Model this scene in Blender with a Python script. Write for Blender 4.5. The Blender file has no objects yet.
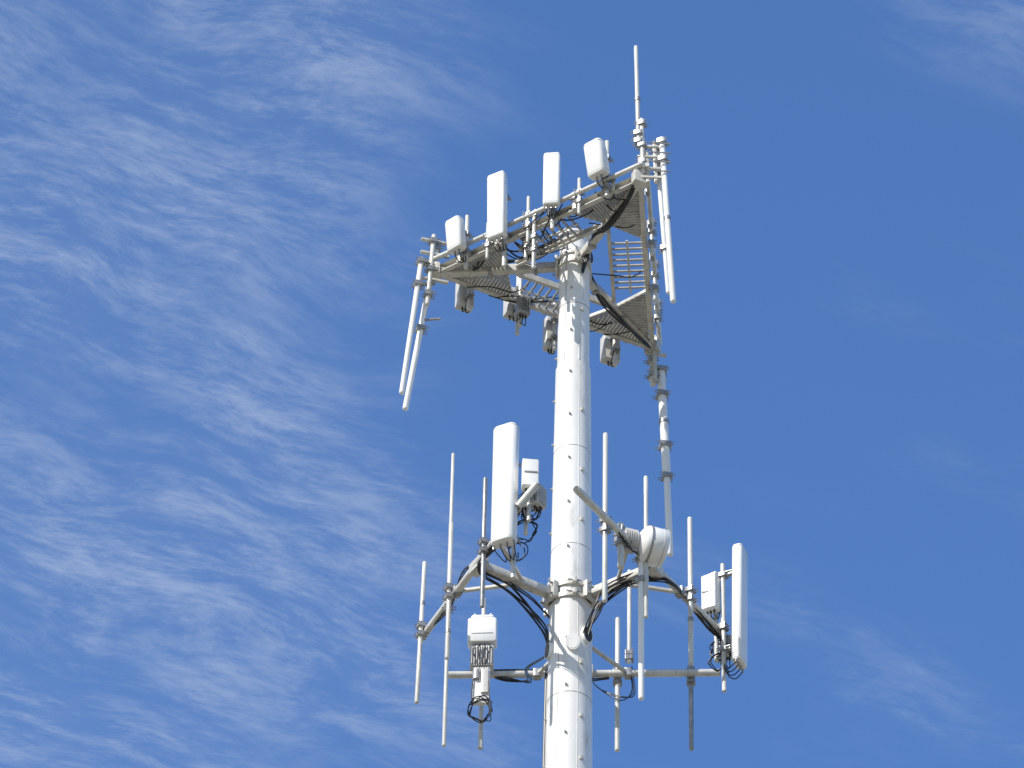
import bpy, math, random
from mathutils import Vector, Matrix
random.seed(7)
V=Vector
scene=bpy.context.scene

# ------------------------------------------------------------------ materials
def mat(name, base, rough=0.5, metal=0.0, var=0.12, scale=6.0, zs=1.0, dirt=None, dirt_amt=0.0, bump=0.0, spec=0.5, lo=.50, hi=.76):
    m=bpy.data.materials.new(name); m.use_nodes=True
    nt=m.node_tree; N=nt.nodes; L=nt.links
    b=N['Principled BSDF']
    tc=N.new('ShaderNodeTexCoord'); mp=N.new('ShaderNodeMapping')
    mp.inputs['Scale'].default_value=(1,1,zs)
    L.new(tc.outputs['Object'],mp.inputs['Vector'])
    n=N.new('ShaderNodeTexNoise'); n.inputs['Scale'].default_value=scale; n.inputs['Detail'].default_value=5
    L.new(mp.outputs[0],n.inputs['Vector'])
    r=N.new('ShaderNodeValToRGB')
    r.color_ramp.elements[0].position=0.3; r.color_ramp.elements[1].position=0.7
    r.color_ramp.elements[0].color=tuple(c*(1-var) for c in base)+(1,)
    r.color_ramp.elements[1].color=tuple(min(1,c*(1+var*0.35)) for c in base)+(1,)
    L.new(n.outputs['Fac'],r.inputs['Fac'])
    out=r.outputs['Color']
    if dirt:
        n2=N.new('ShaderNodeTexNoise'); n2.inputs['Scale'].default_value=scale*2.3; n2.inputs['Detail'].default_value=7
        n2.inputs['Roughness'].default_value=0.7
        L.new(mp.outputs[0],n2.inputs['Vector'])
        r2=N.new('ShaderNodeValToRGB'); r2.color_ramp.elements[0].position=lo; r2.color_ramp.elements[1].position=hi
        r2.color_ramp.elements[1].color=(dirt_amt,)*3+(1,); r2.color_ramp.elements[0].color=(0,0,0,1)
        L.new(n2.outputs['Fac'],r2.inputs['Fac'])
        mx=N.new('ShaderNodeMixRGB'); mx.inputs[2].default_value=tuple(dirt)+(1,)
        L.new(r2.outputs['Color'],mx.inputs[0]); L.new(out,mx.inputs[1]); out=mx.outputs[0]
    L.new(out,b.inputs['Base Color'])
    b.inputs['Roughness'].default_value=rough; b.inputs['Metallic'].default_value=metal
    b.inputs['Specular IOR Level'].default_value=spec
    if bump:
        bp=N.new('ShaderNodeBump'); bp.inputs['Strength'].default_value=bump; bp.inputs['Distance'].default_value=0.01
        L.new(n.outputs['Fac'],bp.inputs['Height']); L.new(bp.outputs[0],b.inputs['Normal'])
    return m
POLE=mat('pole_paint',(0.85,0.84,0.82),0.34,0,0.10,2.2,0.28,(0.40,0.38,0.34),0.8,0.2,lo=.53,hi=.74)
STEEL=mat('platform_paint',(0.66,0.645,0.59),0.38,0.05,0.22,7,1,(0.26,0.22,0.16),0.6,0.2)
RADOME=mat('radome_plastic',(0.86,0.855,0.84),0.22,0,0.04,3,0.4,(0.60,0.58,0.52),0.3)
GREY=mat('radio_housing',(0.62,0.61,0.59),0.4,0,0.1,8)
GALV=mat('galvanised_steel',(0.40,0.40,0.40),0.38,0.5,0.3,12,1)
PIPE=mat('painted_pipe',(0.68,0.67,0.63),0.34,0.08,0.18,6,0.3,(0.32,0.29,0.24),0.55)
BLACK=mat('cable_rubber',(0.020,0.020,0.021),0.42,0,0.3,10)
GRATE=mat('grating_steel',(0.44,0.43,0.40),0.5,0.2,0.25,9)
CONC=mat('concrete',(0.36,0.35,0.33),0.9,0,0.2,4,1,None,0,0.4)
SEAM=mat('pole_joint_paint',(0.50,0.49,0.47),0.5,0,0.3,9)
MATS=[POLE,STEEL,RADOME,GREY,GALV,PIPE,BLACK,GRATE,CONC,SEAM]
iPOLE,iST,iRAD,iGR,iGA,iPI,iBK,iGT,iCO,iSE=range(10)

# ------------------------------------------------------------------ mesh builder
class MB:
    def __init__(s): s.v=[]; s.f=[]; s.m=[]
    def rings(s,rings,mat,cap=True):
        b=len(s.v); n=len(rings[0])
        for r in rings: s.v.extend(r)
        for i in range(len(rings)-1):
            for j in range(n):
                k=(j+1)%n
                s.f.append((b+i*n+j,b+i*n+k,b+(i+1)*n+k,b+(i+1)*n+j)); s.m.append(mat)
        if cap:
            s.f.append(tuple(b+j for j in reversed(range(n)))); s.m.append(mat)
            s.f.append(tuple(b+(len(rings)-1)*n+j for j in range(n))); s.m.append(mat)
    def prism(s,o,ex,ey,ez,prof,L,mat,dome=0.0):
        if dome:
            st=[(0,.80),(dome*.25,.92),(dome,1),(L-dome,1),(L-dome*.25,.92),(L,.80)]
        else: st=[(0,1),(L,1)]
        s.rings([[o+ex*(p[0]*k)+ey*(p[1]*k)+ez*h for p in prof] for h,k in st],mat)
    def tube(s,p0,p1,r,mat=iPI,n=14,r1=None,dome=False):
        p0=V(p0);p1=V(p1); d=(p1-p0); L=d.length; d.normalize()
        a=V((0,0,1)) if abs(d.z)<.9 else V((1,0,0))
        ex=d.cross(a).normalized(); ey=d.cross(ex).normalized()
        if r1 is None: r1=r
        st=[(0,r),(L,r1)]
        if dome:
            st=[(0,r*.55),(r*.25,r*.88),(r*.6,r),(L-r1*.6,r1),(L-r1*.25,r1*.88),(L,r1*.5)]
        s.rings([[p0+d*h+ex*(q*math.cos(t))+ey*(-q*math.sin(t)) for t in [2*math.pi*i/n for i in range(n)]] for h,q in st],mat)
    def box(s,c,ex,ey,ez,size,mat,bev=0.006):
        c=V(c); w,d,h=size
        pr=rrect(w,d,min(bev,w*.3,d*.3),2)
        s.prism(c-ez*(h/2),ex,ey,ez,pr,h,mat)
    def beam(s,p0,p1,w,h,mat,up=V((0,0,1)),chan=False):
        p0=V(p0);p1=V(p1); d=p1-p0; L=d.length; d.normalize()
        ex=d.cross(up).normalized(); ey=ex.cross(d).normalized()
        if chan:
            t=.012
            pr=[(-w/2,-h/2),(w/2,-h/2),(w/2,-h/2+t),(-w/2+t,-h/2+t),(-w/2+t,h/2-t),(w/2,h/2-t),(w/2,h/2),(-w/2,h/2)]
        else: pr=rrect(w,h,min(.012,w*.2,h*.2),2)
        s.prism(p0,ex,ey,d,pr,L,mat)
    def cable(s,pts,r,mat=iBK,n=6,seg=7):
        P=[V(p) for p in pts]; P=[P[0]*2-P[1]]+P+[P[-1]*2-P[-2]]
        out=[]
        for i in range(1,len(P)-2):
            a,b,c,d=P[i-1],P[i],P[i+1],P[i+2]
            for k in range(seg):
                t=k/seg
                out.append(.5*((2*b)+(c-a)*t+(2*a-5*b+4*c-d)*t*t+(3*b-a-3*c+d)*t**3))
        out.append(P[-2])
        rg=[]; prev=None
        for i,p in enumerate(out):
            d=(out[min(i+1,len(out)-1)]-out[max(i-1,0)])
            if d.length<1e-7: d=V((0,0,1))
            d.normalize()
            if prev is None:
                a=V((0,0,1)) if abs(d.z)<.9 else V((1,0,0)); ex=d.cross(a).normalized()
            else:
                ex=prev-d*prev.dot(d)
                ex.normalize()
            prev=ex; ey=d.cross(ex)
            rg.append([p+ex*(r*math.cos(2*math.pi*j/n))+ey*(r*math.sin(2*math.pi*j/n)) for j in range(n)])
        s.rings(rg,mat)
    def obj(s,name,sharp=35):
        me=bpy.data.meshes.new(name); me.from_pydata([tuple(v) for v in s.v],[],s.f)
        used=sorted(set(s.m)); 
        for u in used: me.materials.append(MATS[u])
        mp={u:i for i,u in enumerate(used)}
        me.polygons.foreach_set('material_index',[mp[x] for x in s.m])
        me.polygons.foreach_set('use_smooth',[True]*len(s.f))
        me.update(); me.set_sharp_from_angle(angle=math.radians(sharp))
        o=bpy.data.objects.new(name,me); scene.collection.objects.link(o)
        return o
def rrect(w,d,r,seg=3):
    out=[]
    for cx,cy,a0 in ((w/2-r,d/2-r,0),(-w/2+r,d/2-r,90),(-w/2+r,-d/2+r,180),(w/2-r,-d/2+r,270)):
        for i in range(seg+1):
            a=math.radians(a0+90*i/seg); out.append((cx+r*math.cos(a),cy+r*math.sin(a)))
    return out
X=V((1,0,0));Y=V((0,1,0));Z=V((0,0,1))

def hframe(n):
    n=V((n[0],n[1],0)).normalized(); t=V((-n.y,n.x,0)); return n,t

def clamp(m,p,axis,r,n,sz=.05,mat=iGA):
    """U-bolt saddle clamp round a vertical pipe at p, facing n"""
    n,t=hframe(n)
    m.box(p,t,n,Z,(r*2+.05,r*2+.035,sz),mat,.004)
    for s in (-1,1):
        for q in (-1,1):
            m.tube(p+t*(s*(r+.012))+Z*(q*sz*.3)-n*(r+.07),p+t*(s*(r+.012))+Z*(q*sz*.3)+n*(r+.05),.007,mat,6)

# ------------------------------------------------------------------ geometry constants (metres)
ZP=52.25    # upper platform height
ZL=46.04    # lower sector-mount height
ZTOP=52.68
XM=.03      # mast axis
def prad(z):
    r=.212+(ZTOP-z)*.0090
    if z<50.2: r+=.012
    return r
AX=V((XM,0,0))

# ------------------------------------------------------------------ pole
m=MB()
NS=36
def pring(z,r): return [V((XM+r*math.cos(2*math.pi*(i+.3)/NS),r*math.sin(2*math.pi*(i+.3)/NS),z)) for i in range(NS)]
m.rings([pring(.45,prad(.45)),pring(14.0,prad(14))],iPOLE)
m.rings([pring(14.0,prad(14)-.012),pring(31,prad(31)-.012)],iPOLE)
m.rings([pring(30.6,prad(31)+.008),pring(30.61,prad(31)-.0),pring(50.2,prad(50.19))],iPOLE)
m.rings([pring(49.5,prad(50.21)-.001),pring(ZTOP,prad(ZTOP))],iPOLE)
m.rings([pring(50.201,prad(50.19)-.002),pring(50.212,prad(50.21)+.002)],iSE)
for z in (48.62,46.85,44.28,42.9,51.32):          # circumferential weld lines
    m.rings([pring(z,prad(z)+.0025),pring(z+.011,prad(z)+.0025)],iSE)
m.rings([pring(ZTOP+.001,.265),pring(ZTOP+.035,.265)],iPOLE)
m.rings([pring(ZTOP+.036,.20),pring(ZTOP+.07,.18),pring(ZTOP+.10,.06)],iPOLE)
# weld seams
for az,mm in ((-122,iSE),(-70,iPOLE)):
    a=math.radians(az)
    d=V((math.cos(a),math.sin(a),0))
    m.beam(AX+d*(prad(31)-.003)+Z*31,AX+d*(prad(50.19)-.003)+Z*50.15,.008,.012,mm,up=d)
    m.beam(AX+d*(prad(50.21)-.003)+Z*50.25,AX+d*(prad(52.5)-.003)+Z*52.5,.008,.012,mm,up=d)
# step pegs
for k in range(60):
    z=51.6-k*.40
    a=math.radians(-172 if k%2 else -100); r=prad(z)
    d=V((math.cos(a),math.sin(a),0))
    m.tube(AX+d*(r-.03)+Z*z,AX+d*(r+.032)+Z*z,.013,iSE,8)
    m.tube(AX+d*(r-.01)+Z*z,AX+d*(r+.010)+Z*z,.022,iST,8)
for z in (51.2,49.3,48.2,47.3,44.8,43.9,43.2):
    a=math.radians(-60); d=V((math.cos(a),math.sin(a),0)); t=V((-d.y,d.x,0)); r=prad(z)
    m.box(AX+d*(r+.008)+Z*z,t,d,Z,(.05,.03,.05),iST)
def port(m,az,z,w=.11,h=.17,inner=iBK):
    a=math.radians(az); d=V((math.cos(a),math.sin(a),0)); t=V((-d.y,d.x,0)); r=prad(z)
    pr=[(w*math.cos(q),h*math.sin(q)) for q in [2*math.pi*i/20 for i in range(20)]]
    pi_=[(p[0]*.82,p[1]*.86) for p in pr]
    m.prism(AX+d*(r-.05)+Z*z,t,Z,d,pr,.09,iPOLE)
    m.prism(AX+d*(r-.02)+Z*z,t,Z,d,pi_,.065,inner)
port(m,-44,45.30,.09,.14); port(m,-84,45.10,.095,.14,iPOLE); port(m,-158,45.1,.09,.14); port(m,-28,52.30,.09,.13)
m.rings([[V((XM+1.0*math.cos(2*math.pi*i/36),1.0*math.sin(2*math.pi*i/36),z)) for i in range(36)] for z in (.40,.46)],iPOLE)
for i in range(20):
    a=2*math.pi*i/20; m.tube((XM+.87*math.cos(a),.87*math.sin(a),.3),(XM+.87*math.cos(a),.87*math.sin(a),.6),.03,iGA,8)
m.rings([[V((XM+1.5*math.cos(2*math.pi*i/40),1.5*math.sin(2*math.pi*i/40),z)) for i in range(40)] for z in (-.3,.40)],iCO)
m.obj('monopole_tower_mast',25)

# ------------------------------------------------------------------ upper platform
A=V((-1.93,.17,ZP)); B=V((.93,-1.77,ZP)); C=V((1.17,1.70,ZP)); CEN=(A+B+C)/3
m=MB()
def side_frame(P,Q):
    u=(Q-P); L=u.length; u.normalize(); v=V((-u.y,u.x,0))
    if (CEN-P).dot(v)<0: v=-v
    return u,v,L
SIDES=[(A,B),(B,C),(C,A)]
RZ=.15
for P,Q in SIDES:
    u,v,L=side_frame(P,Q)
    m.beam(P+u*.05,Q-u*.05,.07,.13,iST,chan=True)
    m.tube(P-v*.10+Z*RZ-u*.12,Q-v*.10+Z*RZ+u*.12,.036,iPI)
    for k in (.12,.31,.5,.69,.88):
        p=P+u*(L*k)
        m.beam(p-v*.05-Z*.06,p-v*.05+Z*(RZ+.04),.06,.012,iST,up=v)
        m.box(p-v*.085+Z*RZ,u,v,Z,(.10,.05,.10),iGA)
    m.beam(P+u*1.02+v*.50,Q-u*1.02+v*.50,.05,.10,iST,chan=True)
    m.beam(P+u*.3+v*.04+Z*.09,Q-u*.3+v*.04+Z*.09,.04,.04,iST)
    for P0,uu in ((P,u),(Q,-u)):
        ru,rv=.86,.50; E=1.20
        k=.10
        while k<E-.03:
            h=(rv*k/ru) if k<ru else rv*(E-k)/(E-ru)
            if h>.08:
                a=P0+uu*k+v*.04-Z*.03; b=P0+uu*k+v*h-Z*.03
                m.beam(a,b,.040,.025,iGT)
            k+=.050
        m.beam(P0+uu*E,P0+uu*ru+v*rv,.03,.06,iST)
    k=1.28
    while k<L-1.24:
        m.beam(P+u*k+v*.04-Z*.02,P+u*k+v*.47-Z*.02,.03,.025,iGT); k+=.115
    m.beam(P+u*1.2+v*.25-Z*.045,Q-u*1.2+v*.25-Z*.045,.03,.02,iST)
for P in (A,B,C):
    d=(P-V((XM,0,ZP))); d.z=0; dn=d.normalized(); t=V((-dn.y,dn.x,0))
    m.beam(AX+dn*.24+Z*(ZP-.03),P-dn*.02-Z*.03,.10,.13,iST)
    m.box(P-Z*.01,dn,t,Z,(.12,.22,.20),iST)
    m.box(AX+dn*.250+Z*(ZP-.03),dn,t,Z,(.04,.24,.26),iST)
    m.beam(AX+dn*.55+t*.06+Z*(ZP-.11),AX+dn*.55-t*.06+Z*(ZP-.11),.05,.02,iGA)
    m.beam(AX+dn*1.2+t*.08+Z*(ZP-.11),AX+dn*1.2-t*.08+Z*(ZP-.11),.05,.02,iGA)
    for s in (-1,1):
        m.tube(AX+dn*.28+t*(s*.085)+Z*(ZP-.10),AX+dn*.32+t*(s*.085)+Z*(ZP-.10),.016,iGA,6)
def circ(r,z,n=36): return [V((XM+r*math.cos(2*math.pi*i/n),r*math.sin(2*math.pi*i/n),z)) for i in range(n)]
for z0,z1 in ((ZP-.13,ZP-.09),(ZP+.03,ZP+.07)):
    m.rings([circ(.240,z0),circ(.240,z1)],iST)
m.obj('antenna_platform')

# ------------------------------------------------------------------ antenna makers
def panel(p,n,w,d,h,zlo,tilt=0,off=.22,pipe=(-.4,.6),mat=iRAD,name='panel_antenna',conn=3,round_=.3,yaw=0,piper=.032,drop=.10):
    m=MB(); n,t=hframe(n)
    P=V(p)
    m.tube(P+Z*pipe[0],P+Z*pipe[1],piper,iPI)
    clamp(m,P.copy(),Z,piper,n,.10)
    if yaw:
        R=Matrix.Rotation(math.radians(yaw),3,'Z'); n=R@n; t=R@t
    a=math.radians(tilt); up=Z*math.cos(a)+n*math.sin(a); nn=n*math.cos(a)-Z*math.sin(a)
    o=P+n*off+Z*zlo
    r=min(w,d)*round_
    pr=rrect(w,d,r,5)
    m.prism(o,t,nn,up,pr,h,mat,dome=.03)
    m.box(o-nn*(d/2+.008)+up*(h/2),t,nn,up,(w*.45,.02,h*.9),iGA)
    for hh in (.035,h-.045):
        m.prism(o+up*hh,t,nn,up,[(q[0]*1.012,q[1]*1.02) for q in pr],.008,iGR)
    for f in (.15,.8):
        q=o+up*(h*f)-nn*(d/2)
        pz=P+Z*(q.z-P.z)
        m.beam(q,pz,.06,.035,iGA)
        m.beam(q+Z*.05,pz+Z*.05,.05,.012,iGA)
        clamp(m,pz,Z,piper,n,.06)
    for i in range(conn):
        x=(i-(conn-1)/2)*w*.28
        q=o+t*x
        m.tube(q+up*.02,q-up*.05,.015,iGA,8)
        e=P+Z*(zlo-.06)+t*(x*.6)+n*.04
        m.cable([q-up*.04,q-up*(drop*.7),(q+e)/2-Z*(drop+.02*i),e-Z*.04,e+Z*.06],.008)
    return m.obj(name)

def whip(p0,p1,r,base=None,n=(0,-1),name='whip_antenna',clamps=(),mat=iPI,r1=None,collars=()):
    m=MB(); p0=V(p0);p1=V(p1)
    m.tube(p0,p1,r,mat,14,dome=True,r1=r1)
    for c in collars:
        q=p0.lerp(p1,c); d=(p1-p0).normalized()
        m.tube(q-d*.03,q+d*.03,r*1.18,iGA,14)
    for c in clamps:
        q=p0.lerp(p1,c); clamp(m,q,Z,r,n,.07)
    if base is not None:
        for c in base:
            q=p0.lerp(p1,c[0]); e=V(c[1]); m.beam(q,e,.05,.03,iGA)
    return m.obj(name)

def radio(p,n,w,d,h,zc,off=.14,name='remote_radio_unit',fins=True,pipe=(-.5,.5),mat=iGR,drop=.07,nc=3):
    m=MB(); n,t=hframe(n); P=V(p)
    m.tube(P+Z*pipe[0],P+Z*pipe[1],.03,iPI)
    o=P+n*off+Z*(zc-h/2)
    m.prism(o,t,n,Z,rrect(w,d,.02,3),h,mat,dome=.012)
    if fins:
        k=-w/2+.03
        while k<w/2-.02:
            m.box(o+t*k+n*(d/2+.012)+Z*(h/2),t,n,Z,(.008,.03,h*.86),mat,.001); k+=.028
    m.box(o+n*(d/2+.004)+Z*(h*.5),t,n,Z,(w*.8,.012,.02),iGA)
    for s in (.2,.8): clamp(m,P+Z*(zc-h/2+h*s),Z,.03,n,.06)
    for i in range(nc):
        x=(i-(nc-1)/2)*w*.24; q=o+t*x
        m.tube(q,q-Z*.04,.014,iBK,8)
        m.cable([q-Z*.03,q-Z*drop,q-Z*(drop*1.3+.02*i)-n*.05+t*.02*(i-1),q-Z*(drop*.6)-n*.12,P+Z*(zc-h/2+.12)-n*.05+t*.02*i],.008)
    return m.obj(name)

def on(P,Q,t,off=0,dz=0):
    u,v,L=side_frame(P,Q); return P.lerp(Q,t)-v*off+Z*dz
uAB,vAB,_=side_frame(A,B); uAC,vAC,_=side_frame(A,C); uBC,vBC,_=side_frame(B,C)
nAB=-vAB
panel(on(A,B,.165,.08),nAB,.27,.17,.54,-.10,8,.2,(-.30,.72),yaw=-6,conn=2)
panel(on(A,B,.355,.08),nAB,.28,.14,1.20,-.22,2,.2,(-.60,.95),yaw=4,round_=.25)
panel(on(A,B,.590,.08),nAB,.24,.12,1.00,.0,0,.16,(-.30,.72),yaw=28,round_=.3)
panel(on(A,B,.855,.08),nAB,.30,.20,.56,.11,12,.18,(-.15,.92),yaw=-4,conn=2)
# spare mount pipes on the near face
for k,(h0,h1) in ((.27,(-.3,.40)),(.47,(-.35,.55)),(.50,(-.9,.1)),(.72,(-.25,.45))):
    p=on(A,B,k,.08)
    whip(p+Z*h0,p+Z*h1,.026,n=nAB,clamps=(.35,.6,),name='antenna_mount_pipe')
radio(on(A,C,.165,.12),-vAC,.24,.16,.48,-.02,pipe=(-.4,.45),nc=2)
radio(on(A,C,.39,.12),-vAC,.26,.18,.50,.15,pipe=(-.55,.6))
radio(on(A,C,.37,-.1),vAC,.18,.14,.34,-.30,off=.1,pipe=(-.6,.3),mat=iGA)
radio(on(A,C,.56,.12),-vAC,.18,.14,.58,-.20,pipe=(-.6,.3),nc=2)
radio(on(A,C,.84,.12),-vAC,.26,.16,.46,-.10,pipe=(-.5,.25),nc=2)
radio(on(A,B,.42,-.12),vAB,.18,.12,.32,-.1,off=.1,pipe=(-.4,.35),nc=2)

# corner A hanging tube antennas
a0=A+V((.03,-.05,0))
whip(a0+V((-.45,-.12,-2.50)),a0+V((-.24,-.12,.10)),.038,n=(-1,-.3),base=[(.97,a0+V((.02,.0,.04))),(.80,a0+V((-.05,0,-.30)))],clamps=(.97,.8),name='collinear_antenna',mat=iRAD)
whip(a0+V((-.40,.10,-2.60)),a0+V((-.03,.03,.58)),.042,n=(-1,-.3),clamps=(.95,.83,.47),name='collinear_antenna',mat=iRAD)
whip(a0+V((-.14,-.05,-.75)),a0+V((-.08,-.05,.62)),.036,n=(-1,-.3),clamps=(.15,.5,.9),name='antenna_mount_pipe')
m=MB()
for dz in (.50,.25,-.0,-.25):
    m.beam(a0+V((-.26,-.09,dz)),a0+V((.14,.02,dz)),.05,.04,iST)
m.beam(a0+V((.08,.0,-.28)),a0+V((.08,.0,.56)),.06,.05,iST)
m.tube(a0+V((-.24,.05,-.95)),a0+V((.05,.05,-.92)),.018,iGA)
m.obj('antenna_standoff_bracket')
# corner B
b0=B+V((.06,0,0))
whip(b0+V((-.08,-.05,.62)),b0+V((-.12,-.05,2.58)),.036,n=(1,-.3),name='whip_antenna',r1=.030,clamps=(.02,.10),collars=(.12,.45))
whip(b0+V((-.02,-.05,.05)),b0+V((-.04,-.05,1.12)),.034,n=(1,-.3),name='antenna_mount_pipe',clamps=(.2,.5,.9))
whip(b0+V((.39,-.05,-2.40)),b0+V((.24,-.05,.75)),.042,n=(1,-.3),clamps=(.97,.86),name='collinear_antenna',mat=iRAD,collars=(.5,))
whip(b0+V((.33,.12,-2.08)),b0+V((.17,.05,.66)),.034,n=(1,-.3),clamps=(.97,.80,.3),name='collinear_antenna',mat=iRAD)
m=MB()
for dz in (.58,.38,.15,-.02):
    m.beam(b0+V((-.10,-.04,dz)),b0+V((.30,-.03,dz)),.05,.04,iST)
m.beam(b0+V((.16,-.02,-.1)),b0+V((.14,-.02,.68)),.05,.05,iST)
m.beam(b0+V((.05,-.02,-.1)),b0+V((.03,-.02,.50)),.05,.05,iST)
for k in range(4):
    z=.02+.18*k
    m.tube(b0+V((.06,-.14,z)),b0+V((.36,-.10,z+.02)),.011,iGA,8)
m.obj('antenna_standoff_bracket')
# corner C
c0=C
whip(c0+V((.01,.05,-.72)),c0+V((-.02,.05,.25)),.045,n=(1,.3),clamps=(.2,.5,.8),name='antenna_mount_pipe')
whip(c0+V((.20,.10,-2.40)),c0+V((.12,.08,-.36)),.062,n=(1,.2),clamps=(.98,.75,.28),name='collinear_antenna',mat=iRAD,collars=(.5,))
whip(c0+V((.24,.10,-3.86)),c0+V((.20,.10,-2.36)),.049,n=(1,.2),clamps=(.97,),name='collinear_antenna',mat=iRAD)
m=MB()
for dz in (-.10,-.40,-.60):
    m.beam(c0+V((-.05,.05,dz)),c0+V((.20,.08,dz)),.05,.045,iST)
m.beam(c0+V((.04,.0,-.7)),c0+V((.02,.0,.2)),.06,.06,iST)
m.obj('antenna_standoff_bracket')
for k,(h0,h1) in ((.36,(-.3,.45)),(.62,(-.35,.5)),(.85,(-.1,.45))):
    p=on(B,C,k,.10)
    whip(p+Z*h0,p+Z*h1,.028,n=-vBC,clamps=(.3,.6,.85),name='antenna_mount_pipe')

# upper cables
m=MB()
def rj(s): return V((random.uniform(-s,s),random.uniform(-s,s),random.uniform(-s,s)))
def messy(m,pts,cnt,r=.012,s=.05,mat=iBK):
    for i in range(cnt):
        m.cable([V(p)+rj(s if 0<j<len(pts)-1 else s*.5) for j,p in enumerate(pts)],r*random.uniform(.8,1.25),mat)
dB=(B-V((0,0,ZP)));dB.z=0
messy(m,[V((.15,-.23,ZP-.34)),V((.21,-.31,ZP-.04)),dB*.35+V((.0,0,ZP-.02)),dB*.55+V((0,0,ZP-.13)),dB*.8+V((0,0,ZP-.12)),B+V((-.05,0,-.06))],8,.018,.035)
dA=(A-V((0,0,ZP)));dA.z=0
messy(m,[V((-.12,-.2,ZP+.25)),dA*.3+V((0,-.1,ZP+.10)),dA*.5+V((0,-.02,ZP+.13)),dA*.75+V((0,.05,ZP+.05)),A+V((.1,0,.1))],4,.012,.05)
dC=(C-V((0,0,ZP)));dC.z=0
messy(m,[V((.2,.1,ZP+.1)),dC*.35+V((0,0,ZP-.12)),dC*.6+V((0,0,ZP-.12)),dC*.85+V((0,0,ZP-.12)),C-Z*.05],4,.013,.04)
for k in range(14):
    t0=random.uniform(.1,.85); t1=min(.97,t0+random.uniform(.08,.25))
    p=on(A,B,t0,random.uniform(-.25,.1)); q=on(A,B,t1,random.uniform(-.25,.1))
    messy(m,[p+Z*.12,p.lerp(q,.3)-Z*random.uniform(.0,.18),p.lerp(q,.7)-Z*random.uniform(-.1,.18),q+Z*.1],1,.010,.05)
for k in range(9):
    t0=random.uniform(.25,.6); p=on(A,B,t0,-.05)+Z*.05
    e=V((random.uniform(-.25,-.05),-.25,ZP+random.uniform(.1,.35)))
    messy(m,[p,p.lerp(e,.35)-Z*random.uniform(.1,.30),p.lerp(e,.7)-Z*random.uniform(0,.15),e],1,.011,.05)
for k in range(7):
    t0=random.uniform(.1,.8); p=on(A,C,t0,.02)
    e=on(A,C,min(.9,t0+.25),-.3)
    messy(m,[p-Z*.1,p.lerp(e,.35)-Z*random.uniform(.0,.18),p.lerp(e,.7)-Z*random.uniform(0,.12),e],1,.010,.05)
for k in range(2):
    p=on(B,C,random.uniform(.2,.8),.02); messy(m,[p+Z*.1,p+vBC*.2-Z*.10,p+vBC*.5-Z*.05,p+vBC*.8],1,.010,.05)
m.obj('coaxial_cable_bundle')

# ------------------------------------------------------------------ lower sector mounts
def LP(x,y,dz=0): return V((x,y,ZL+dz))
LN,LF=LP(-.47,-2.30),LP(-1.97,.79)
RN,RF=LP(.11,-2.28),LP(2.18,.79)
KL,KR=LP(-1.61,1.59),LP(2.02,1.47)
CEN=V((0,0,ZL))
LC=V((XM,0,ZL))
def mount(P,Q,tarm):
    m=MB(); u,v,L=side_frame(P,Q)
    m.tube(P-u*.05,Q+u*.05,.052,iPI,16)
    m.tube(P-u*.055,P-u*.03,.045,iBK,14); m.tube(Q+u*.03,Q+u*.055,.045,iBK,14)
    j=P.lerp(Q,tarm); d=V((j.x-XM,j.y,0)).normalized(); t=V((-d.y,d.x,0)); r=prad(ZL)
    m.beam(LC+d*(r+.02),j-d*.05,.13,.12,iST)
    m.box(j-d*.03,d,t,Z,(.14,.30,.16),iST)
    m.box(LC+d*(r+.04),d,t,Z,(.07,.30,.26),iST)
    for s in (-1,1):
        q=j+u*(.62*s)
        m.beam(LC+d*(r+.45),q,.05,.05,iST)
        m.box(q,u,v,Z,(.10,.12,.12),iGA)
        for zz in (-.09,.09):
            m.tube(LC+Z*zz+d*(r+.06)+t*(s*.12),LC+Z*zz+d*(r+.12)+t*(s*.12),.018,iGA,6)
    return m
m=mount(LN,LF,.50); m.obj('antenna_sector_mount')
m=mount(RN,RF,.50); m.obj('antenna_sector_mount')
m=mount(KL,KR,.50); m.obj('antenna_sector_mount')
m=MB()
r=prad(ZL)
for z0,z1 in ((ZL-.13,ZL-.06),(ZL+.07,ZL+.14)):
    m.rings([circ(r+.03,z0),circ(r+.03,z1)],iST)
for a in (-150,-90,-30,30,90,150):
    a=math.radians(a+8); d=V((math.cos(a),math.sin(a),0)); t=V((-d.y,d.x,0))
    for zz in (-.095,.105):
        m.box(AX+d*(r+.06)+Z*(ZL+zz),t,d,Z,(.05,.08,.08),iST)
        m.tube(AX+d*(r+.06)+t*-.09+Z*(ZL+zz),AX+d*(r+.06)+t*.09+Z*(ZL+zz),.012,iGA,8)
m.obj('mast_collar_clamp')

uL,vL,_=side_frame(LN,LF); uR,vR,_=side_frame(RN,RF); uK,vK,_=side_frame(KL,KR)
nL,nR,nK=-vL,-vR,-vK
def vpipe(P,Q,t,lo,hi,r,n,name='whip_antenna',off=.085,mat=iPI,dx=0,r1=None,cl=None,collars=()):
    p=P.lerp(Q,t)+V(n)*off
    L=hi-lo; c=-lo/L
    cs=[c-.08/L,c+.08/L] if cl is None else cl
    return whip(p+Z*lo+V((dx,0,0)),p+Z*hi-V((dx,0,0)),r,n=n,clamps=cs,name=name,mat=mat,r1=r1,collars=collars)
vpipe(LF,LN,.04,-1.26,1.20,.032,nL,collars=(.7,),dx=-.02)
vpipe(LF,LN,.30,-1.15,1.22,.034,nL,collars=(.2,),name='antenna_mount_pipe')
vpipe(LF,LN,.235,-2.42,2.68,.029,nL,off=-.01,r1=.024,collars=(.45,.3),dx=.0)
vpipe(LF,LN,.61,-1.05,1.20,.032,nL,mat=iGA)
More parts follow.
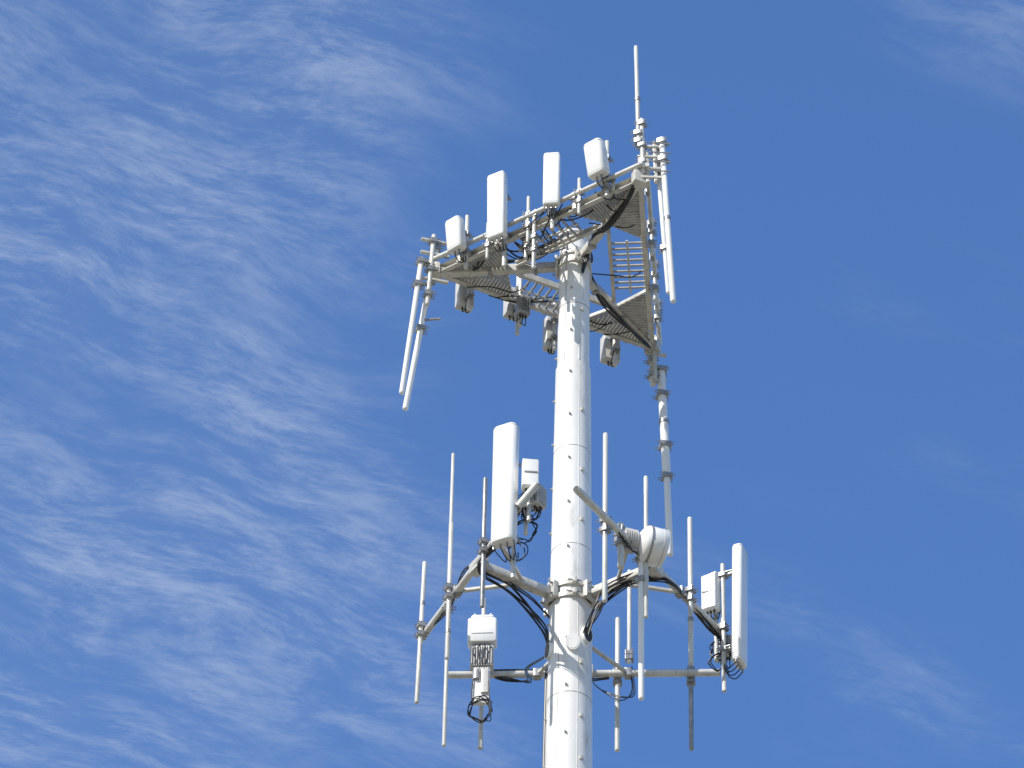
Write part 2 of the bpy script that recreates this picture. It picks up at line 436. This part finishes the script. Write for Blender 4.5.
vpipe(RN,RF,.21,-1.30,1.62,.036,nR,off=-.09,collars=(.4,))
vpipe(RN,RF,.405,-1.15,1.30,.032,nR)
vpipe(RN,RF,.40,-2.5,-.0,.040,nR,off=.02,cl=(.8,.94),mat=iRAD,name='collinear_antenna')
vpipe(RN,RF,.70,-1.2,1.36,.036,nR,collars=(.3,))
vpipe(KL,KR,.63,-1.27,1.05,.036,nK,collars=(.6,))
vpipe(KL,KR,.675,.1,1.75,.032,nK,off=-.1,cl=(.05,.1))
vpipe(KL,KR,.905,-1.26,.25,.034,nK,mat=iGA)
panel(LF.lerp(LN,.885)+nL*.09,nL,.35,.20,2.00,-.88,0,.28,(-1.25,.9),round_=.42,yaw=38,conn=4,drop=.06)
panel(RN.lerp(RF,.92)+nR*.09,nR,.29,.15,2.00,-.70,1,.22,(-1.1,1.1),round_=.35,yaw=12,conn=4,drop=.06)
radio(RN.lerp(RF,.93)-nR*.05,(-.5,-.85),.22,.16,.60,.57,off=.14,pipe=(-.5,1.05),fins=False,mat=iRAD)
radio(RN.lerp(RF,1.0)-nR*.1,(.3,-.9),.18,.14,.35,-.15,off=.12,pipe=(-.7,.5),mat=iGR)
radio(LN+V((-.06,.05,0)),(.1,-1),.22,.16,.46,.19,off=.10,pipe=(-.5,.47),fins=False,mat=iRAD)
radio(LN+uL*.22,(.8,-.5),.20,.16,.34,-.05,off=.16,pipe=(-.6,.4),mat=iGR)
m=MB()
m.tube(LN+V((-.20,-.02,-.32)),LN+V((.04,-.14,-.04)),.052,iPI,16)
m.beam(LN+V((-.18,.0,-.30)),LN+V((-.05,.15,-.10)),.06,.06,iGA)
m.tube(LN+V((.035,-.137,-.046)),LN+V((.045,-.142,-.034)),.043,iBK,14)
m.obj('antenna_boom_stub')

# back boom left: equipment stack
p=KL.lerp(KR,.125)
m=MB(); pn=V((-.05,-1,0)).normalized(); pt=V((1,-.05,0)).normalized(); q=p+pn*.10
m.tube(q-Z*1.35,q+Z*1.25,.034,iPI)
clamp(m,q,Z,.034,pn,.1)
o=q+pn*.14
m.prism(o+Z*.32,pt,pn,Z,rrect(.40,.20,.03,3),.42,iRAD,dome=.02)
m.prism(o+Z*.745,pt,pn,Z,rrect(.32,.16,.03,3),.06,iRAD,dome=.02)
m.box(o+Z*.46+pn*.102,pt,pn,Z,(.30,.012,.012),iGR,.002)
for s in (-.11,0.0,.11): m.tube(o+pt*s+Z*.79,o+pt*s+Z*.87,.016,iGR,8)
m.box(o+Z*.11-pn*.02,pt,pn,Z,(.32,.14,.34),iGR)
for s in range(-4,5): m.box(o+pt*(s*.033)+Z*.11+pn*.06,pt,pn,Z,(.008,.03,.31),iGA,.001)
m.box(o-Z*.39,pt,pn,Z,(.24,.06,.62),iRAD,.01)
m.box(o-Z*.34+pn*.045+pt*.05,pt,pn,Z,(.10,.04,.40),iGR,.01)
m.box(o-Z*.22+pn*.05-pt*.06,pt,pn,Z,(.07,.05,.16),iGA,.01)
for i in range(4):
    s=(i-1.5)*.055
    m.cable([o+pt*s+Z*.34,o+pt*(s*1.5)+Z*.20+pn*.12,o+pt*(s*1.1)+Z*.04+pn*(.09+.02*i),o+pt*(s*.6)-Z*.10+pn*.08],.007)
def coil(m,c,ex,ey,R,turns,r=.012,s=.02):
    pts=[]
    ph=random.uniform(0,6)
    for i in range(int(turns*9)):
        a=ph+i*2*math.pi/9; k=R*(1+random.uniform(-.12,.12))
        pts.append(V(c)+ex*(k*math.cos(a))+ey*(k*1.2*math.sin(a))+rj(s))
    m.cable(pts,r,seg=4)
coil(m,o-Z*.84+pn*.05,pt,Z,.155,5,.007,.03)
m.cable([o-Z*.15+pt*.05,o-Z*.4+pt*.10+pn*.06,o-Z*.7+pt*.12+pn*.05],.008)
m.cable([o-Z*.15-pt*.05,o-Z*.4-pt*.12+pn*.06,o-Z*.75-pt*.12+pn*.05],.008)
m.obj('sector_equipment_cluster')

# microwave drum antenna on right boom
m=MB()
c=RN.lerp(RF,.38)+V((.22,.0,.04))
ax=V((.93,.30,-.04)).normalized(); ex=ax.cross(Z).normalized(); ey=ex.cross(ax).normalized()
def cring(c0,R,n=32): return [c0+ex*(R*math.cos(2*math.pi*i/n))+ey*(R*math.sin(2*math.pi*i/n)) for i in range(n)]
prof=[(-.24,.10),(-.21,.16),(-.16,.24),(-.12,.265),(.11,.265),(.14,.25),(.16,.20),(.172,.12),(.175,.02)]
m.rings([cring(c+ax*a,R_) for a,R_ in prof],iRAD)
m.rings([cring(c+ax*-.10,.271),cring(c+ax*-.07,.271)],iGA)
m.rings([cring(c+ax*.075,.269),cring(c+ax*.09,.269)],iGR)
m.rings([cring(c+ax*-.46,.13),cring(c+ax*-.44,.145),cring(c+ax*-.26,.145),cring(c+ax*-.23,.12)],iGR)
for k in range(6): m.rings([cring(c+ax*(-.43+.032*k),.165),cring(c+ax*(-.42+.032*k),.165)],iGR)
q=RN.lerp(RF,.30)-nR*.06
m.tube(q-Z*.5,q+Z*.25,.045,iPI)
m.beam(q+Z*.1,c-ax*.22,.09,.12,iGA); m.beam(q-Z*.12,c-ax*.16-Z*.15,.05,.05,iGA)
clamp(m,q+Z*.1,Z,.045,nR,.14); clamp(m,q-Z*.06,Z,.045,nR,.12)
m.obj('microwave_drum_antenna')

# lower cables
m=MB()
for i in range(6):
    s=random.uniform(-.03,.03)
    e=V((XM-r+.0,-.12+s,ZL-1.0+i*.04))
    messy(m,[e,V((-r-.06,-.24,ZL-.62+s)),V((-.75,-.50,ZL-.22+s*2)),LF.lerp(LN,.52)+Z*(-.11+s),LF.lerp(LN,.72)+Z*(-.08+s),LF.lerp(LN,.90)+Z*(.0+s)],1,.011,.04)
for i in range(3):
    messy(m,[V((XM-r-.0,-.1,ZL-.35)),V((-.6,-.35,ZL-.14)),LF.lerp(LN,.45)+Z*.10,LF.lerp(LN,.25)+Z*-.08,LF.lerp(LN,.05)+Z*-.02],1,.009,.03)
coil(m,LF.lerp(LN,.86)+V((.10,0,-.35)),X,Z,.14,3,.008,.03)
coil(m,LF.lerp(LN,.97)+V((.02,0,-.30)),X,Z,.12,3,.008,.03)
coil(m,LF.lerp(LN,.80)+V((.10,0,-.55)),X,Z,.11,2,.008,.03)
for i in range(6):
    s=random.uniform(-.03,.03)
    e=V((XM+r-.08,-.20+s,ZL-.86+i*.04))
    messy(m,[e,V((r+.08,-.28,ZL-.46+s)),V((.60,-.42,ZL-.14+s*2)),RN.lerp(RF,.55)+Z*(-.10+s),RN.lerp(RF,.72)+Z*(-.02+s),RN.lerp(RF,.85)+Z*(-.10+s),RN.lerp(RF,.95)+Z*(-.12+s)],1,.010,.04)
for i in range(4):
    messy(m,[V((XM+r,-.15,ZL-.4)),V((.50,-.35,ZL-.22)),RN.lerp(RF,.45)+Z*-.12,RN.lerp(RF,.3)+Z*-.1,RN.lerp(RF,.2)+Z*.1],1,.009,.04)
for i in range(3):
    messy(m,[V((.20,-r+.06,ZL-.78)),V((.24,-r-.06,ZL-.72)),V((.36,-.50,ZL-.42)),V((.55,-.48,ZL-.10)),RN.lerp(RF,.5)+Z*.05],1,.009,.03)
coil(m,RN.lerp(RF,.95)+V((-.02,-.02,-.32)),X,Z,.13,4,.008,.035)
coil(m,RN.lerp(RF,.93)+V((-.04,-.02,-.55)),X,Z,.10,3,.008,.03)
for i in range(4):
    messy(m,[V((-.28,.1,ZL-.85)),V((-.55,.9,ZL-.45)),KL.lerp(KR,.30)-Z*.14,KL.lerp(KR,.22)-Z*.09,KL.lerp(KR,.14)+Z*.0],1,.009,.035)
for i in range(3):
    messy(m,[V((.28,.2,ZL-1.1)),KL.lerp(KR,.56)-Z*.26,KL.lerp(KR,.64)-Z*.42,KL.lerp(KR,.69)-Z*.30,KL.lerp(KR,.68)+Z*.1],1,.007,.04)
messy(m,[KL.lerp(KR,.4)-Z*.07,KL.lerp(KR,.5)-Z*.10,KL.lerp(KR,.6)-Z*.07],2,.012,.02)
messy(m,[KL.lerp(KR,.03)+Z*.05,KL.lerp(KR,.2)+Z*.07,KL.lerp(KR,.36)+Z*.07],2,.010,.015)
m.obj('coaxial_cable_bundle')
m=MB()
pts=[V((XM-prad(z)-.02,.05,z)) for z in (44.9,44.0,42,38,30)]
m.cable(pts,.020,iBK,8); m.cable([p+V((.02,-.05,0)) for p in pts],.013,iBK,8)
m.obj('coaxial_cable_riser')

# ------------------------------------------------------------------ ground
gm=bpy.data.materials.new('ground_dry_grass'); gm.use_nodes=True
nt=gm.node_tree; b=nt.nodes['Principled BSDF']; b.inputs['Roughness'].default_value=.95
tc=nt.nodes.new('ShaderNodeTexCoord'); n1=nt.nodes.new('ShaderNodeTexNoise'); n1.inputs['Scale'].default_value=.35; n1.inputs['Detail'].default_value=6
rp=nt.nodes.new('ShaderNodeValToRGB'); rp.color_ramp.elements[0].position=.35; rp.color_ramp.elements[1].position=.65
rp.color_ramp.elements[0].color=(.15,.14,.10,1); rp.color_ramp.elements[1].color=(.30,.27,.21,1)
nt.links.new(tc.outputs['Object'],n1.inputs['Vector']); nt.links.new(n1.outputs['Fac'],rp.inputs['Fac']); nt.links.new(rp.outputs['Color'],b.inputs['Base Color'])
me=bpy.data.meshes.new('ground')
NR=[0,30,120,500,2000,8000]; vs=[(0,0,0)]; fs=[]
for ri in NR[1:]:
    for i in range(48):
        a=2*math.pi*i/48; vs.append((ri*math.cos(a),ri*math.sin(a),0))
for i in range(48): fs.append((0,1+i,1+(i+1)%48))
for k in range(len(NR)-2):
    for i in range(48):
        j=(i+1)%48; fs.append((1+k*48+i,1+(k+1)*48+i,1+(k+1)*48+j,1+k*48+j))
me.from_pydata(vs,[],fs); me.materials.append(gm)
scene.collection.objects.link(bpy.data.objects.new('ground',me))

# ------------------------------------------------------------------ sky + sun
SUN_AZ_LEFT=44; SUN_EL=42
a=math.radians(SUN_AZ_LEFT); e=math.radians(SUN_EL)
sd=V((-math.sin(a)*math.cos(e),-math.cos(a)*math.cos(e),math.sin(e)))
w=bpy.data.worlds.new('World'); scene.world=w; w.use_nodes=True
nt=w.node_tree; N=nt.nodes; L=nt.links
bg=N['Background']; bg.inputs['Strength'].default_value=.12
sky=N.new('ShaderNodeTexSky'); sky.sky_type='NISHITA'; sky.sun_disc=False
sky.sun_elevation=math.radians(SUN_EL); sky.sun_rotation=math.radians(180+SUN_AZ_LEFT)
sky.altitude=300; sky.air_density=1.0; sky.dust_density=.3; sky.ozone_density=2.0
tc=N.new('ShaderNodeTexCoord'); sp=N.new('ShaderNodeSeparateXYZ'); L.new(tc.outputs['Generated'],sp.inputs[0])
def mth(op,a,b=None,clampv=False):
    n=N.new('ShaderNodeMath'); n.operation=op; n.use_clamp=clampv
    for i,x in enumerate((a,b)):
        if x is None: continue
        if isinstance(x,(int,float)): n.inputs[i].default_value=x
        else: L.new(x,n.inputs[i])
    return n.outputs[0]
zc=mth('MAXIMUM',sp.outputs['Z'],.06)
cx=mth('DIVIDE',sp.outputs['X'],zc); cy=mth('DIVIDE',sp.outputs['Y'],zc)
cb=N.new('ShaderNodeCombineXYZ'); L.new(cx,cb.inputs[0]); L.new(cy,cb.inputs[1])
def mapping(rot,scale,loc=(0,0,0),src=None):
    m1=N.new('ShaderNodeMapping'); m1.inputs['Rotation'].default_value=(0,0,math.radians(rot)); L.new(src or cb.outputs[0],m1.inputs['Vector'])
    m2=N.new('ShaderNodeMapping'); m2.inputs['Scale'].default_value=scale; m2.inputs['Location'].default_value=loc; L.new(m1.outputs[0],m2.inputs['Vector'])
    return m2.outputs[0]
def noise(vec,scale,det=8,rough=.6,dist=0):
    n=N.new('ShaderNodeTexNoise'); n.noise_dimensions='2D'; n.inputs['Scale'].default_value=scale; n.inputs['Detail'].default_value=det
    n.inputs['Roughness'].default_value=rough; n.inputs['Distortion'].default_value=dist; L.new(vec,n.inputs['Vector']); return n.outputs
def ramp(x,a,b):
    n=N.new('ShaderNodeMapRange'); n.interpolation_type='SMOOTHSTEP'; n.inputs['From Min'].default_value=a; n.inputs['From Max'].default_value=b
    L.new(x,n.inputs['Value']); return n.outputs[0]
wn=noise(cb.outputs[0],8,2,.5)
vm=N.new('ShaderNodeVectorMath'); vm.operation='MULTIPLY_ADD'; L.new(wn['Color'],vm.inputs[0]); vm.inputs[1].default_value=(.05,.05,0); L.new(cb.outputs[0],vm.inputs[2])
wv=vm.outputs[0]
fib=noise(mapping(-28,(15,50,1),(0.4,0.7,0),wv),1,6,.62)['Fac']
fine=noise(mapping(-20,(60,190,1),(3,1,0),wv),1,5,.75)['Fac']
patch=noise(mapping(-31,(7,15,1),(2.3,5.1,0),wv),1,3,.5)['Fac']
lft=mth('SUBTRACT',1,ramp(cx,-.11,.02))
cov=mth('ADD',mth('MULTIPLY',lft,.26),mth('MULTIPLY',patch,.72))
covm=ramp(cov,.34,.74)
f=mth('ADD',mth('MULTIPLY',fib,.58),mth('MULTIPLY',fine,.42))
fm=ramp(f,.38,.72)
cl=mth('MULTIPLY',fm,covm); cl=mth('MULTIPLY',cl,.38)
haze=mth('ADD',mth('MULTIPLY',covm,.035),mth('MULTIPLY',lft,.02))
cl=mth('ADD',cl,haze,True)
# deeper blue in the half of the sky away from the sun
dt=N.new('ShaderNodeVectorMath'); dt.operation='DOT_PRODUCT'; L.new(tc.outputs['Generated'],dt.inputs[0]); dt.inputs[1].default_value=tuple(sd)
away=mth('SUBTRACT',1,ramp(dt.outputs['Value'],.10,.60))
tint=N.new('ShaderNodeMixRGB'); tint.blend_type='MULTIPLY'; tint.inputs[2].default_value=(.95,1.33,1.80,1)
L.new(away,tint.inputs[0]); L.new(sky.outputs[0],tint.inputs[1])
mx=N.new('ShaderNodeMixRGB'); L.new(cl,mx.inputs[0]); L.new(tint.outputs[0],mx.inputs[1]); mx.inputs[2].default_value=(5.0,5.7,6.9,1)
L.new(mx.outputs[0],bg.inputs['Color'])

sl=bpy.data.lights.new('sun','SUN'); sl.energy=5.0; sl.angle=math.radians(.5); sl.color=(1,.955,.89)
so=bpy.data.objects.new('sun',sl); scene.collection.objects.link(so)
so.rotation_euler=sd.to_track_quat('Z','Y').to_euler(); so.location=(-30,-40,60)

# ------------------------------------------------------------------ camera
cam=bpy.data.cameras.new('camera'); co=bpy.data.objects.new('camera',cam); scene.collection.objects.link(co); scene.camera=co
cam.sensor_width=36; cam.lens=182.8; cam.clip_end=20000; cam.clip_start=.5
a=.01527; el=math.radians(42); ro=.0217
fwd=V((-math.sin(a)*math.cos(el),math.cos(a)*math.cos(el),math.sin(el)))
rt=V((math.cos(a),math.sin(a),0)); up=rt.cross(fwd)
r2=rt*math.cos(ro)+up*math.sin(ro); u2=up*math.cos(ro)-rt*math.sin(ro)
M=Matrix((( r2.x,u2.x,-fwd.x,0),(r2.y,u2.y,-fwd.y,-53.7),(r2.z,u2.z,-fwd.z,1.6),(0,0,0,1)))
co.matrix_world=M
scene.view_settings.view_transform='Standard'; scene.view_settings.look='None'; scene.view_settings.exposure=0
